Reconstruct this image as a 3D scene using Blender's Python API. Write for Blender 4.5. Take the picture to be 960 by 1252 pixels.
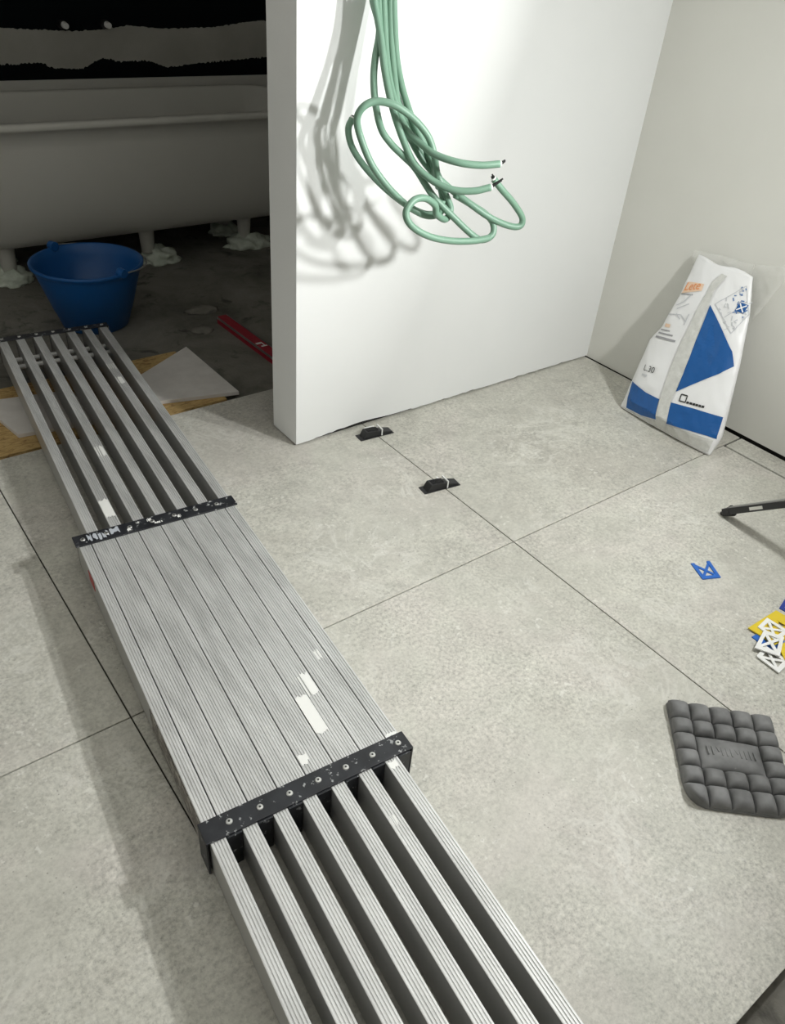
import bpy, bmesh, math, random
from mathutils import Vector, Matrix, noise
random.seed(7)
for o in list(bpy.data.objects):
    bpy.data.objects.remove(o)
SC = bpy.context.scene
COL = SC.collection

# ------------------------------------------------------------------ camera
cam = bpy.data.cameras.new('camera')
cam.sensor_fit = 'HORIZONTAL'; cam.sensor_width = 36.0
cam.lens = 953.355 * 36.0 / 960.0
cam.clip_start = 0.02
co = bpy.data.objects.new('camera', cam); COL.objects.link(co)
cr = Vector((0.79883, -0.59691, 0.07466)); cu = Vector((0.31001, 0.51486, 0.79926)); cf = Vector((0.51552, 0.61532, -0.59633))
co.matrix_world = Matrix(((cr.x, cu.x, -cf.x, -1.49196), (cr.y, cu.y, -cf.y, -1.19542), (cr.z, cu.z, -cf.z, 1.46181), (0, 0, 0, 1)))
SC.camera = co

# ------------------------------------------------------------------ world, exposure
w = bpy.data.worlds.new('room_air'); SC.world = w; w.use_nodes = True
w.node_tree.nodes['Background'].inputs[0].default_value = (0.9, 0.95, 1.0, 1)
w.node_tree.nodes['Background'].inputs[1].default_value = 0.0
SC.view_settings.view_transform = 'Standard'
SC.view_settings.look = 'None'
SC.view_settings.gamma = 1.0
SC.view_settings.use_curve_mapping = False
SC.view_settings.exposure = 0.0

# twin flood heads of the work light (the lamp itself is built further down)
LAMP_POWER = (15.5, 51.0)
LAMP_POS = ((0.46, -0.955, 1.42), (0.72, -0.765, 1.42))
LAMP_DIR = ((-0.16, 0.78, -0.61), (-0.96, 0.20, 0.28))
LAMP_COLOUR = (0.985, 1.0, 0.985)

# ------------------------------------------------------------------ helpers
def link(name, me, m=None, parent=None):
    o = bpy.data.objects.new(name, me); COL.objects.link(o)
    if m is not None: me.materials.append(m)
    if parent is not None: o.parent = parent
    return o

def obj(name, bm, m=None, parent=None, smooth=False, bevel=0.0, auto=True):
    bmesh.ops.recalc_face_normals(bm, faces=bm.faces)
    me = bpy.data.meshes.new(name); bm.to_mesh(me); bm.free()
    if smooth:
        for p in me.polygons: p.use_smooth = True
    o = link(name, me, m, parent)
    if bevel > 0:
        b = o.modifiers.new('bevel', 'BEVEL'); b.width = bevel; b.segments = 2; b.limit_method = 'ANGLE'
    return o

def tag(o, label, cat, group=None):
    o['label'] = label; o['category'] = cat
    if group: o['group'] = group
    return o

def struct(o, label=None, cat=None):
    o['kind'] = 'structure'
    if label: o['label'] = label
    if cat: o['category'] = cat
    return o

def thing(name, loc=(0, 0, 0), rz=0.0):
    o = bpy.data.objects.new(name, None); COL.objects.link(o)
    o.location = loc; o.rotation_euler = (0, 0, rz); o.empty_display_size = 0.05
    return o

def box(bm, x0, x1, y0, y1, z0, z1, M=None):
    v = [bm.verts.new((x, y, z)) for z in (z0, z1) for y in (y0, y1) for x in (x0, x1)]
    if M is not None:
        for a in v: a.co = M @ a.co
    for f in ((0, 2, 3, 1), (4, 5, 7, 6), (0, 1, 5, 4), (2, 6, 7, 3), (0, 4, 6, 2), (1, 3, 7, 5)):
        bm.faces.new([v[i] for i in f])
    return v

def boxbm(*a, **k):
    bm = bmesh.new(); box(bm, *a, **k); return bm

def prism(bm, pts, z0, z1):
    a = [bm.verts.new((x, y, z0)) for x, y in pts]; b = [bm.verts.new((x, y, z1)) for x, y in pts]
    bm.faces.new(a[::-1]); bm.faces.new(b); n = len(pts)
    for i in range(n): bm.faces.new((a[i], a[(i + 1) % n], b[(i + 1) % n], b[i]))

def cyl(bm, p, q, r0, r1=None, n=16, caps=True):
    p = Vector(p); q = Vector(q); r1 = r0 if r1 is None else r1
    d = (q - p).normalized(); a = d.orthogonal().normalized(); b = d.cross(a)
    A = []; B = []
    for i in range(n):
        t = 2 * math.pi * i / n; e = a * math.cos(t) + b * math.sin(t)
        A.append(bm.verts.new(p + e * r0)); B.append(bm.verts.new(q + e * r1))
    for i in range(n): bm.faces.new((A[i], A[(i + 1) % n], B[(i + 1) % n], B[i]))
    if caps: bm.faces.new(A[::-1]); bm.faces.new(B)

def spline(pts, k=8):
    P = [Vector(p) for p in pts]; P = [P[0] * 2 - P[1]] + P + [P[-1] * 2 - P[-2]]; out = []
    for i in range(1, len(P) - 2):
        for j in range(k):
            t = j / k; a, b, c, d = P[i - 1:i + 3]
            out.append(0.5 * ((2 * b) + (c - a) * t + (2 * a - 5 * b + 4 * c - d) * t * t + (3 * b - a - 3 * c + d) * t ** 3))
    out.append(P[-2]); return out

def tube(bm, pts, r, n=10, caps=True):
    T = []
    for i in range(len(pts)):
        a = pts[max(i - 1, 0)]; b = pts[min(i + 1, len(pts) - 1)]; T.append((b - a).normalized())
    u = T[0].orthogonal().normalized(); prev = None; first = None
    for i, p in enumerate(pts):
        u = (u - T[i] * u.dot(T[i])).normalized(); v = T[i].cross(u)
        ring = [bm.verts.new(p + (u * math.cos(2 * math.pi * k / n) + v * math.sin(2 * math.pi * k / n)) * r) for k in range(n)]
        if prev:
            for k in range(n): bm.faces.new((prev[k], prev[(k + 1) % n], ring[(k + 1) % n], ring[k]))
        else: first = ring
        prev = ring
    if caps: bm.faces.new(first[::-1]); bm.faces.new(prev)

def lathe(bm, prof, n=48, c=(0, 0)):
    rings = []
    for r, z in prof:
        rings.append([bm.verts.new((c[0] + r * math.cos(2 * math.pi * k / n), c[1] + r * math.sin(2 * math.pi * k / n), z)) for k in range(n)])
    for a, b in zip(rings, rings[1:]):
        for k in range(n): bm.faces.new((a[k], a[(k + 1) % n], b[(k + 1) % n], b[k]))
    return rings

# ------------------------------------------------------------------ materials
def mat(name, col, rough=0.6, metal=0.0, spec=None):
    m = bpy.data.materials.new(name); m.use_nodes = True
    b = m.node_tree.nodes['Principled BSDF']
    b.inputs['Base Color'].default_value = (*col, 1); b.inputs['Roughness'].default_value = rough; b.inputs['Metallic'].default_value = metal
    if spec is not None: b.inputs['Specular IOR Level'].default_value = spec
    return m

class NT:
    def __init__(s, m):
        s.t = m.node_tree; s.N = s.t.nodes; s.b = s.N['Principled BSDF']
        s.geo = s.N.new('ShaderNodeNewGeometry'); s.pos = s.geo.outputs['Position']
    def l(s, a, b): s.t.links.new(a, b)
    def offset(s):
        oi = s.N.new('ShaderNodeObjectInfo'); mu = s.N.new('ShaderNodeMath'); mu.operation = 'MULTIPLY'; mu.inputs[1].default_value = 37.0
        s.l(oi.outputs['Random'], mu.inputs[0]); va = s.N.new('ShaderNodeVectorMath'); va.operation = 'ADD'
        s.l(s.pos, va.inputs[0]); s.l(mu.outputs[0], va.inputs[1]); s.pos = va.outputs[0]
    def scaled(s, sc):
        va = s.N.new('ShaderNodeVectorMath'); va.operation = 'MULTIPLY'; va.inputs[1].default_value = sc
        s.l(s.pos, va.inputs[0]); return va.outputs[0]
    def noise(s, scale, detail=4, rough=0.55, dist=0.0, vec=None):
        n = s.N.new('ShaderNodeTexNoise'); n.inputs['Scale'].default_value = scale; n.inputs['Detail'].default_value = detail
        n.inputs['Roughness'].default_value = rough; n.inputs['Distortion'].default_value = dist
        s.l(vec or s.pos, n.inputs['Vector']); return n.outputs[0]
    def vor(s, scale):
        n = s.N.new('ShaderNodeTexVoronoi'); n.inputs['Scale'].default_value = scale; s.l(s.pos, n.inputs['Vector']); return n.outputs['Distance']
    def ramp(s, src, stops):
        r = s.N.new('ShaderNodeValToRGB'); e = r.color_ramp.elements
        while len(e) < len(stops): e.new(0.5)
        for x, (p, c) in zip(e, stops):
            x.position = p; x.color = (*c, 1) if not isinstance(c, (int, float)) else (c, c, c, 1)
        s.l(src, r.inputs[0]); return r.outputs[0]
    def mix(s, f, a, b, mode='MIX'):
        m = s.N.new('ShaderNodeMix'); m.data_type = 'RGBA'; m.blend_type = mode
        for sock, v in ((m.inputs[0], f), (m.inputs[6], a), (m.inputs[7], b)):
            if isinstance(v, (int, float)): sock.default_value = v
            elif isinstance(v, tuple): sock.default_value = (*v, 1)
            else: s.l(v, sock)
        return m.outputs[2]
    def math(s, op, a, b):
        m = s.N.new('ShaderNodeMath'); m.operation = op; m.use_clamp = True
        for sock, v in ((m.inputs[0], a), (m.inputs[1], b)):
            if isinstance(v, (int, float)): sock.default_value = v
            else: s.l(v, sock)
        return m.outputs[0]
    def colour(s, c): s.l(c, s.b.inputs['Base Color'])
    def rough(s, c): s.l(c, s.b.inputs['Roughness'])
    def bump(s, h, strength=0.3, dist=0.01):
        b = s.N.new('ShaderNodeBump'); b.inputs['Strength'].default_value = strength; b.inputs['Distance'].default_value = dist
        s.l(h, b.inputs['Height']); s.l(b.outputs[0], s.b.inputs['Normal'])

def tile_material():
    m = mat('stone_tile', (0.4, 0.39, 0.35), 0.5, spec=0.35); t = NT(m); t.offset()
    big = t.noise(2.2, 5, 0.6, 0.6)
    c = t.ramp(big, [(0.30, (0.475, 0.458, 0.41)), (0.5, (0.53, 0.52, 0.465)), (0.62, (0.545, 0.522, 0.475)), (0.75, (0.60, 0.58, 0.535))])
    med = t.ramp(t.noise(11, 8, 0.8, 0.3), [(0.32, 0.80), (0.5, 1.0), (0.68, 1.16)])
    c = t.mix(0.75, c, t.mix(1.0, c, med, 'MULTIPLY'))
    fine = t.ramp(t.noise(105, 4, 0.75), [(0.3, 0.62), (0.5, 1.0), (0.7, 1.26)])
    c = t.mix(t.ramp(t.noise(3.7, 4, 0.6, 0.5), [(0.35, 0.35), (0.6, 1.0)]), c, t.mix(1.0, c, fine, 'MULTIPLY'))
    vein = t.ramp(t.noise(5, 6, 0.65, 1.6), [(0.46, 0), (0.5, 1), (0.54, 0)])
    patch = t.ramp(t.noise(3.1, 3, 0.5), [(0.5, 0), (0.66, 1)])
    c = t.mix(t.math('MULTIPLY', t.math('MULTIPLY', vein, patch), 0.55), c, (0.70, 0.69, 0.64))
    fleck = t.ramp(t.noise(62, 2, 0.6), [(0.61, 0), (0.69, 1)])
    c = t.mix(t.math('MULTIPLY', fleck, t.math('MULTIPLY', t.ramp(t.noise(6, 3, 0.6), [(0.42, 0), (0.62, 1)]), 0.6)), c, (0.75, 0.74, 0.69))
    dark = t.ramp(t.vor(75), [(0.08, 1), (0.16, 0)])
    dm = t.ramp(t.noise(4.3, 4, 0.7), [(0.48, 0), (0.60, 1)])
    c = t.mix(t.math('MULTIPLY', t.math('MULTIPLY', dark, dm), 0.55), c, (0.11, 0.105, 0.09))
    t.colour(c); t.bump(t.noise(90, 4, 0.6), 0.08, 0.004)
    return m

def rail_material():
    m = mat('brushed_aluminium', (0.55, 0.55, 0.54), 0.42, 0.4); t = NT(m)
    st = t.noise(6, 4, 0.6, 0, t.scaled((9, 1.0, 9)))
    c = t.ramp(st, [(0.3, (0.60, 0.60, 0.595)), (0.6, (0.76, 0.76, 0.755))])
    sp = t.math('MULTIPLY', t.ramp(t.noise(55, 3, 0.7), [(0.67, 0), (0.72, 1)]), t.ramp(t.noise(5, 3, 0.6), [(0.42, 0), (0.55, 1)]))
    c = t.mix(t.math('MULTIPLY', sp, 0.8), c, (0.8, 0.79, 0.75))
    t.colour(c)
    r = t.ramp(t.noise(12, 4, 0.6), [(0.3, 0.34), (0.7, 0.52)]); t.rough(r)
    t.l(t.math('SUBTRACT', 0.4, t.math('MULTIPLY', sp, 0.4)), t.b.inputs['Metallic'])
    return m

def plaster_material(name, a, b, rough=0.75, sc=2.0, bump=0.04):
    m = mat(name, a, rough, spec=0.3); t = NT(m)
    t.colour(t.ramp(t.noise(sc, 5, 0.55), [(0.35, a), (0.65, b)])); t.bump(t.noise(35, 4, 0.5), bump, 0.01)
    return m

def splatter_material(name, base, speck, lo, rough=0.45, scale=70):
    m = mat(name, base, rough); t = NT(m)
    s1 = t.ramp(t.noise(scale, 3, 0.65), [(lo, 0), (lo + 0.04, 1)])
    t.colour(t.mix(t.math('MULTIPLY', s1, 0.75), t.ramp(t.noise(20, 3), [(0.3, base), (0.7, tuple(x * 1.8 + 0.006 for x in base))]), speck)); return m

def concrete_material():
    m = mat('raw_screed', (0.2, 0.19, 0.17), 0.85); t = NT(m)
    c = t.ramp(t.noise(2.6, 6, 0.68, 0.5), [(0.3, (0.10, 0.095, 0.08)), (0.5, (0.20, 0.19, 0.165)), (0.7, (0.27, 0.26, 0.23))])
    d = t.ramp(t.noise(9, 4, 0.6, 0.8), [(0.30, 0.25), (0.42, 1)])
    t.colour(t.mix(0.8, c, t.mix(1.0, c, d, 'MULTIPLY'))); t.bump(t.noise(40, 5, 0.6), 0.35, 0.01); return m

def osb_material():
    m = mat('strand_board', (0.4, 0.27, 0.12), 0.7); t = NT(m)
    c = t.ramp(t.noise(16, 4, 0.7, 1.2, t.scaled((1.6, 4.5, 4.5))), [(0.3, (0.20, 0.11, 0.04)), (0.45, (0.48, 0.31, 0.12)), (0.6, (0.62, 0.44, 0.19)), (0.75, (0.40, 0.24, 0.09))])
    t.colour(c); t.bump(t.noise(30, 3), 0.2, 0.005); return m

M = dict(
    tile=tile_material(), alu=rail_material(), alu_shaded=mat('shaded_aluminium', (0.50, 0.50, 0.49), 0.4, 0.6), concrete=concrete_material(), osb=osb_material(),
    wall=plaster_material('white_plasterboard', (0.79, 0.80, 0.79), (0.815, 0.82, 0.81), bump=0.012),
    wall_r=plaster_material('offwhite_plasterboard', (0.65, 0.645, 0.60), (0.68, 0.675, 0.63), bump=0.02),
    ceil=plaster_material('ceiling_plaster', (0.74, 0.73, 0.70), (0.78, 0.77, 0.74)),
    wall_o=plaster_material('grey_plaster', (0.56, 0.55, 0.52), (0.60, 0.59, 0.56)),
    gap=mat('gap_shade_black', (0.015, 0.014, 0.012), 0.9),
    grout=mat('dark_bedding', (0.05, 0.046, 0.04), 0.9),
    bed=plaster_material('mortar_bed', (0.42, 0.40, 0.36), (0.50, 0.48, 0.44), 0.85, 9),
    membrane_shade=mat('black_membrane_and_shade', (0.003, 0.005, 0.006), 0.85, spec=0.12),
    primer=plaster_material('grey_primer', (0.40, 0.39, 0.35), (0.46, 0.45, 0.41), 0.8, 6),
    tub=plaster_material('white_acrylic', (0.66, 0.65, 0.60), (0.70, 0.69, 0.64), 0.35, 1.5, 0.0),
    bandblack=splatter_material('black_rubber_spattered', (0.012, 0.013, 0.016), (0.45, 0.46, 0.46), 0.63),
    rivet=mat('steel_rivet', (0.72, 0.72, 0.70), 0.35, 0.8),
    hole=mat('rivet_hole', (0.02, 0.02, 0.02), 0.6),
    paint=mat('white_paint', (0.86, 0.86, 0.83), 0.6), smear=mat('pale_filler', (0.50, 0.53, 0.58), 0.6),
    red=mat('red_plastic', (0.33, 0.012, 0.028), 0.5),
    red_dull=mat('red_sticker', (0.45, 0.06, 0.06), 0.5),
    dirty=splatter_material('scuffed_sticker', (0.10, 0.09, 0.08), (0.4, 0.38, 0.34), 0.52, 0.5, 45),
    green=mat('green_cable_sheath', (0.165, 0.29, 0.21), 0.45),
    copper=mat('black_conductor', (0.01, 0.01, 0.01), 0.5),
    white=mat('white_plastic', (0.85, 0.85, 0.83), 0.45),
    blue=mat('blue_bucket_plastic', (0.008, 0.10, 0.33), 0.42),
    wire=mat('galvanised_wire', (0.5, 0.5, 0.5), 0.4, 0.8),
    water=mat('murky_water', (0.015, 0.04, 0.07), 0.15),
    blueclip=mat('blue_spacer_plastic', (0.02, 0.13, 0.50), 0.45),
    navyclip=mat('dark_blue_spacer_plastic', (0.02, 0.05, 0.30), 0.45),
    yellow=mat('yellow_spacer_plastic', (0.75, 0.56, 0.03), 0.45),
    pad=splatter_material('grey_foam_rubber', (0.13, 0.13, 0.13), (0.32, 0.32, 0.31), 0.70, 0.62, 34),
    black=mat('black_plastic', (0.015, 0.015, 0.016), 0.5),
    darkmetal=mat('dark_coated_steel', (0.035, 0.035, 0.037), 0.4, 0.4),
    greymetal=mat('grey_tube', (0.34, 0.34, 0.34), 0.35, 0.7),
    bag=mat('white_woven_bag', (0.78, 0.78, 0.78), 0.42),
    bagblue=mat('bag_blue_print', (0.003, 0.082, 0.285), 0.36),
    bagseam=plaster_material('bag_grey_seam', (0.54, 0.54, 0.51), (0.62, 0.62, 0.59), 0.5, 60),
    orange=mat('bag_orange_print', (0.80, 0.30, 0.10), 0.5),
    peach=mat('bag_pale_orange_print', (0.80, 0.58, 0.42), 0.5),
    greyprint=mat('bag_grey_print', (0.30, 0.30, 0.31), 0.5),
    blackprint=mat('bag_black_print', (0.02, 0.02, 0.02), 0.5),
    bluegrey=mat('bag_pictogram_print', (0.10, 0.20, 0.42), 0.5),
    paleprint=mat('bag_faint_print', (0.55, 0.56, 0.58), 0.5),
    board=plaster_material('grey_cement_board', (0.68, 0.65, 0.62), (0.76, 0.73, 0.70), 0.8, 14),
    foam=plaster_material('pale_mortar', (0.60, 0.66, 0.56), (0.72, 0.77, 0.68), 0.9, 20, 0.2),
    lump=plaster_material('dry_mortar', (0.19, 0.18, 0.16), (0.25, 0.24, 0.21), 0.9, 20, 0.2),
    lens=mat('lamp_lens', (0.9, 0.9, 0.9), 0.3),
)
b = M['bag'].node_tree.nodes['Principled BSDF']; b.inputs['Coat Weight'].default_value = 0.25; b.inputs['Coat Roughness'].default_value = 0.3
b = M['lens'].node_tree.nodes['Principled BSDF']; b.inputs['Emission Color'].default_value = (1, 0.98, 0.94, 1); b.inputs['Emission Strength'].default_value = 4.0
film = mat('clear_film', (0.80, 0.80, 0.76), 0.22); M['film'] = film
film.node_tree.nodes['Principled BSDF'].inputs['Alpha'].default_value = 0.30

# ------------------------------------------------------------------ room shell
SUB = -0.06; YW = 0.794; XR = 1.22; XE = -0.289; YF = -1.178; YB = 1.2; H = 2.55
XL, Y0, YBACK = -2.6, -3.2, 3.42
struct(obj('subfloor', boxbm(XL - 0.1, XR + 0.12, Y0 - 0.1, YBACK + 0.1, SUB - 0.1, SUB), M['concrete']))
fl = struct(obj('floor', boxbm(XL, XR + 0.0, YF + 0.004, YB - 0.004, SUB, -0.0105), M['bed']))
g = 0.0019
def tile(x0, x1, y0, y1):
    o = obj('tile', boxbm(x0 + g, x1 - g, y0 + g, y1 - g, -0.0105, 0.0), M['tile'], fl, bevel=0.0007); return o
for x0, x1, y0, y1 in ((XL, -2.4, YF, 0), (XL, -2.4, 0, YB), (-2.4, -1.2, YF, 0), (-2.4, -1.2, 0, YB), (-1.2, 0, YF, 0), (-1.2, 0, 0, YB),
                       (0, 1.102, YF, 0), (1.109, XR - 0.004, YF, -0.004), (0, XR - 0.004, 0, YW + 0.17)):
    tile(x0, x1, y0, y1)
obj('joint_bed', boxbm(XL, XR, YF + 0.006, YB - 0.006, -0.0105, -0.006), M['grout'], fl)

def ragged_wall(name, axis, a0, a1, front, back, gapf, m):
    """board wall whose lower edge stops a little above the tiles, unevenly"""
    bm = bmesh.new(); n = 90; lo = []; hi = []; lob = []; hib = []
    for i in range(n + 1):
        s = a0 + (a1 - a0) * i / n; z = gapf(s)
        P = (lambda s, d, z: (s, d, z)) if axis == 'x' else (lambda s, d, z: (d, s, z))
        lo.append(bm.verts.new(P(s, front, z))); hi.append(bm.verts.new(P(s, front, H)))
        lob.append(bm.verts.new(P(s, back, z))); hib.append(bm.verts.new(P(s, back, H)))
    for i in range(n):
        bm.faces.new((lo[i], lo[i + 1], hi[i + 1], hi[i])); bm.faces.new((lob[i + 1], lob[i], hib[i], hib[i + 1]))
        bm.faces.new((lo[i + 1], lo[i], lob[i], lob[i + 1])); bm.faces.new((hi[i], hi[i + 1], hib[i + 1], hib[i]))
    bm.faces.new((lo[0], hi[0], hib[0], lob[0])); bm.faces.new((lo[n], lob[n], hib[n], hi[n]))
    return struct(obj(name, bm, m))
def gap_part(x):
    t = noise.noise(Vector((x * 9, 3.1, 0.0))) * 0.5 + noise.noise(Vector((x * 31, 7.0, 0))) * 0.3
    k = 0.0065 + max(0, t) * 0.016
    if -0.17 < x < 0.22: k += 0.009 * math.exp(-((x + 0.02) / 0.09) ** 2) + 0.004
    return k
wp = ragged_wall('wall_partition', 'x', XE, XR, YW, YW + 0.155, gap_part, M['wall'])
obj('gap_shade', boxbm(XE + 0.012, XR, YW + 0.012, YW + 0.143, -0.002, 0.03), M['gap'], wp)  # near-black block added to paint the shade inside the gap under the partition
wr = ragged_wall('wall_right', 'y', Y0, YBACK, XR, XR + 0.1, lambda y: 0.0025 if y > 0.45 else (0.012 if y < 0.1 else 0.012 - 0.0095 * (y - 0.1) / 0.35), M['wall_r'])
obj('gap_shade', boxbm(XR + 0.012, XR + 0.09, Y0, YBACK, SUB, 0.03), M['gap'], wr)  # black backing that paints the gap below the right wall dark
struct(obj('wall_left', boxbm(XL - 0.1, XL, Y0, YBACK, SUB, H), M['wall_o']))
struct(obj('wall_front', boxbm(XL - 0.1, XR + 0.1, Y0 - 0.1, Y0, SUB, H), M['wall_o']))
struct(obj('ceiling', boxbm(XL - 0.1, XR + 0.1, Y0 - 0.1, YBACK + 0.1, H, H + 0.1), M['ceil']))
wb = struct(obj('wall_back', boxbm(XL - 0.1, XR + 0.1, YBACK, YBACK + 0.1, SUB, H), M['tub']))
obj('membrane_and_shade', boxbm(XL, XR, YBACK - 0.002, YBACK, 0.724, 2.3), M['membrane_shade'], wb)
obj('membrane_and_shade', boxbm(XL, XR, YBACK - 0.002, YBACK, SUB, 0.64), M['membrane_shade'], wb)  # black carried down the wall to paint the shade under the tub
top = [(-2.6, .945), (-0.35, .948), (-0.199, .942), (0.018, .937), (0.144, .945), (0.276, .964), (0.476, .951), (0.761, .961), (1.047, .996), (1.22, .99)]
bot = [(-2.6, .80), (-0.382, .794), (-0.187, .802), (-0.132, .776), (0.012, .77), (0.126, .821), (0.21, .801), (0.368, .807), (0.48, .771), (0.7, .792), (1.052, .813), (1.22, .81)]
def lerp(tab, x):
    for (x0, y0), (x1, y1) in zip(tab, tab[1:]):
        if x0 <= x <= x1: return y0 + (y1 - y0) * (x - x0) / (x1 - x0)
    return tab[-1][1] if x > tab[-1][0] else tab[0][1]
bm = bmesh.new(); n = 620; rows = []
for i in range(n + 1):
    x = XL + (XR - XL) * i / n
    zt = lerp(top, x) + noise.noise(Vector((x * 60, 0, 0))) * 0.005 + random.uniform(-.002, .002)
    zb = lerp(bot, x) + noise.noise(Vector((x * 55, 5, 0))) * 0.006 + random.uniform(-.005, .003) * max(0, 1 + noise.noise(Vector((x * 7, 9, 0))) * 2)
    rows.append([bm.verts.new((x, y, z)) for y, z in ((YBACK - 0.002, zb), (YBACK - 0.0035, zb), (YBACK - 0.0035, zt), (YBACK - 0.002, zt))])
for a, c in zip(rows, rows[1:]):
    for k in range(3): bm.faces.new((a[k], c[k], c[k + 1], a[k + 1]))
obj('primer_band', bm, M['primer'], wb)

# ------------------------------------------------------------------ telescopic platform
PIT = 0.0311; TOPZ = 0.100
plank = thing('work_platform', (-1.212, -0.432, 0.0), -math.radians(5.454))
tag(plank, 'long aluminium telescopic work platform lying on the floor, with black riveted end strips', 'platform')
def rail_bm(s0, s1):
    bm = bmesh.new(); hw = 0.0148; prof = [(-hw, 0.006), (hw, 0.006), (hw, TOPZ - 0.0012)]
    k = 5; wv = 2 * hw / k
    for i in range(k):
        x1 = hw - wv * i
        prof += [(x1 - 0.0006, TOPZ), (x1 - wv + 0.0019, TOPZ), (x1 - wv + 0.0015, TOPZ - 0.0018), (x1 - wv + 0.0002, TOPZ - 0.0018)]
    prof[-1] = (-hw, TOPZ - 0.0012); prof[-2] = (-hw + 0.0004, TOPZ - 0.0004)
    A = [bm.verts.new((x, s0, z)) for x, z in prof]; B = [bm.verts.new((x, s1, z)) for x, z in prof]; n = len(prof)
    for i in range(n): bm.faces.new((A[i], A[(i + 1) % n], B[(i + 1) % n], B[i]))
    bm.faces.new(A[::-1]); bm.faces.new(B); return bm
SF0, SF1 = 0.004, 2.322     # far section rails (even), near end at the lower strip
SN0, SN1 = -1.32, 0.992     # near section rails (odd)
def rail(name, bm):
    o = obj(name, bm, M['alu'], plank); o.data.materials.append(M['alu_shaded'])
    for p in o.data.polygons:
        if abs(p.normal.x) > 0.9 and p.area > 0.05: p.material_index = 1  # shade on the rail sides is painted in as a darker aluminium
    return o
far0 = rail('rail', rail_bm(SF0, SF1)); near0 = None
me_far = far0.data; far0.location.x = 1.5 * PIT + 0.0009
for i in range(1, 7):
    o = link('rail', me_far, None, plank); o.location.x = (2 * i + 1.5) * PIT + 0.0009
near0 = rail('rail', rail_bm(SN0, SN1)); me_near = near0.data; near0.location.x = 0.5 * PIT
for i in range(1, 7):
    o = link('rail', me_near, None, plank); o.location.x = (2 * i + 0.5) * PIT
riv = bmesh.new(); lathe(riv, [(0.0001, 0.0018), (0.0026, 0.0020), (0.0058, 0.0016), (0.0068, 0.0)], 14)
riv_me = bpy.data.meshes.new('rivet'); bmesh.ops.recalc_face_normals(riv, faces=riv.faces); riv.to_mesh(riv_me); riv.free(); riv_me.materials.append(M['rivet'])
pin = bmesh.new(); lathe(pin, [(0.0001, 0.0024), (0.0022, 0.0024), (0.0022, 0.0010)], 10)
pin_me = bpy.data.meshes.new('rivet_pin'); pin.to_mesh(pin_me); pin.free(); pin_me.materials.append(M['hole'])
def end_strip(s0, s1, parity, label, block_s, sides=True):
    """black rubber-coated channel over all rails, side plates, and blocks behind its own rail ends"""
    bm = bmesh.new(); e = 0.0045; x0 = -e - 0.003; x1 = 14 * PIT + e + 0.003
    box(bm, x0, x1, s0, s1, TOPZ + 0.0002, TOPZ + 0.0045)
    if sides: box(bm, x0, x0 + 0.004, s0, s1, 0.001, TOPZ + 0.0002); box(bm, x1 - 0.004, x1, s0, s1, 0.001, TOPZ + 0.0002)
    for i in range(7):
        xc = (2 * i + parity + 0.5) * PIT
        box(bm, xc - 0.0146, xc + 0.0146, block_s[0], block_s[1], 0.001, TOPZ)
    o = obj('end_strip', bm, M['bandblack'], plank, bevel=0.0012); o['label'] = label
    for i in range(7):
        r = link('rivet', riv_me, None, o); r.location = ((2 * i + parity + 0.5) * PIT, (s0 + s1) / 2 + 0.001, TOPZ + 0.0044)
        bm2 = None
        p = link('rivet_pin', pin_me, None, o); p.location = r.location
    return o
end_strip(0.0, 0.047, 1, 'black riveted strip nearest the viewer, spattered with paint', (-0.004, 0.006))
mid_strip = end_strip(0.949, 0.996, 0, 'black riveted strip in the middle, smeared with white filler', (0.99, 1.0), False)
end_strip(2.292, 2.326, 1, 'black riveted strip at the far end', (2.318, 2.324))
end_strip(-1.322, -1.29, 0, 'black riveted strip at the near end', (-1.322, -1.316))
for s in (2.235, 2.175):
    bm = bmesh.new(); cyl(bm, (1.2 * PIT, s, 0.045), (13.8 * PIT, s, 0.045), 0.009, n=12); obj('tie_rod', bm, M['white'], plank, smooth=True)
def splash(r0, r1, s0, s1, jag=0.012, seed=0, z=TOPZ + 0.0004, m='paint', parent=None, name='paint_splash', n=7):
    rnd = random.Random(seed); bm = bmesh.new(); P = []
    xa = r0 * PIT; xb = r1 * PIT
    lo = [bm.verts.new((xa + (xb - xa) * i / n, s0 + rnd.uniform(-jag, jag) + (s1 - s0) * 0.0, z)) for i in range(n + 1)]
    hi = [bm.verts.new((xa + (xb - xa) * i / n, s1 + rnd.uniform(-jag, jag), z)) for i in range(n + 1)]
    for i in range(n):
        if i % 2 and rnd.random() < 0.35: continue
        bm.faces.new((lo[i], lo[i + 1], hi[i + 1], hi[i]))
    bmesh.ops.delete(bm, geom=[v for v in bm.verts if not v.link_faces], context='VERTS')
    o = obj(name, bm, M[m], parent or plank); return o
for k, a in enumerate(((9.05, 9.95, .125, .232), (10.05, 10.9, .225, .290), (12.1, 12.7, -.022, -.006), (13.05, 13.9, .050, .056), (7.1, 7.75, .075, .098),
                       (11.05, 11.9, 1.92, 1.965), (11.1, 11.8, 1.80, 1.85), (3.1, 3.95, 1.05, 1.135), (5.1, 5.9, 1.36, 1.42), (10.2, 10.55, -.13, -.11), (12.2, 12.6, .31, .34))):
    splash(*a, jag=0.006 if a[3] - a[2] > 0.02 else 0.003, seed=k)
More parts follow.
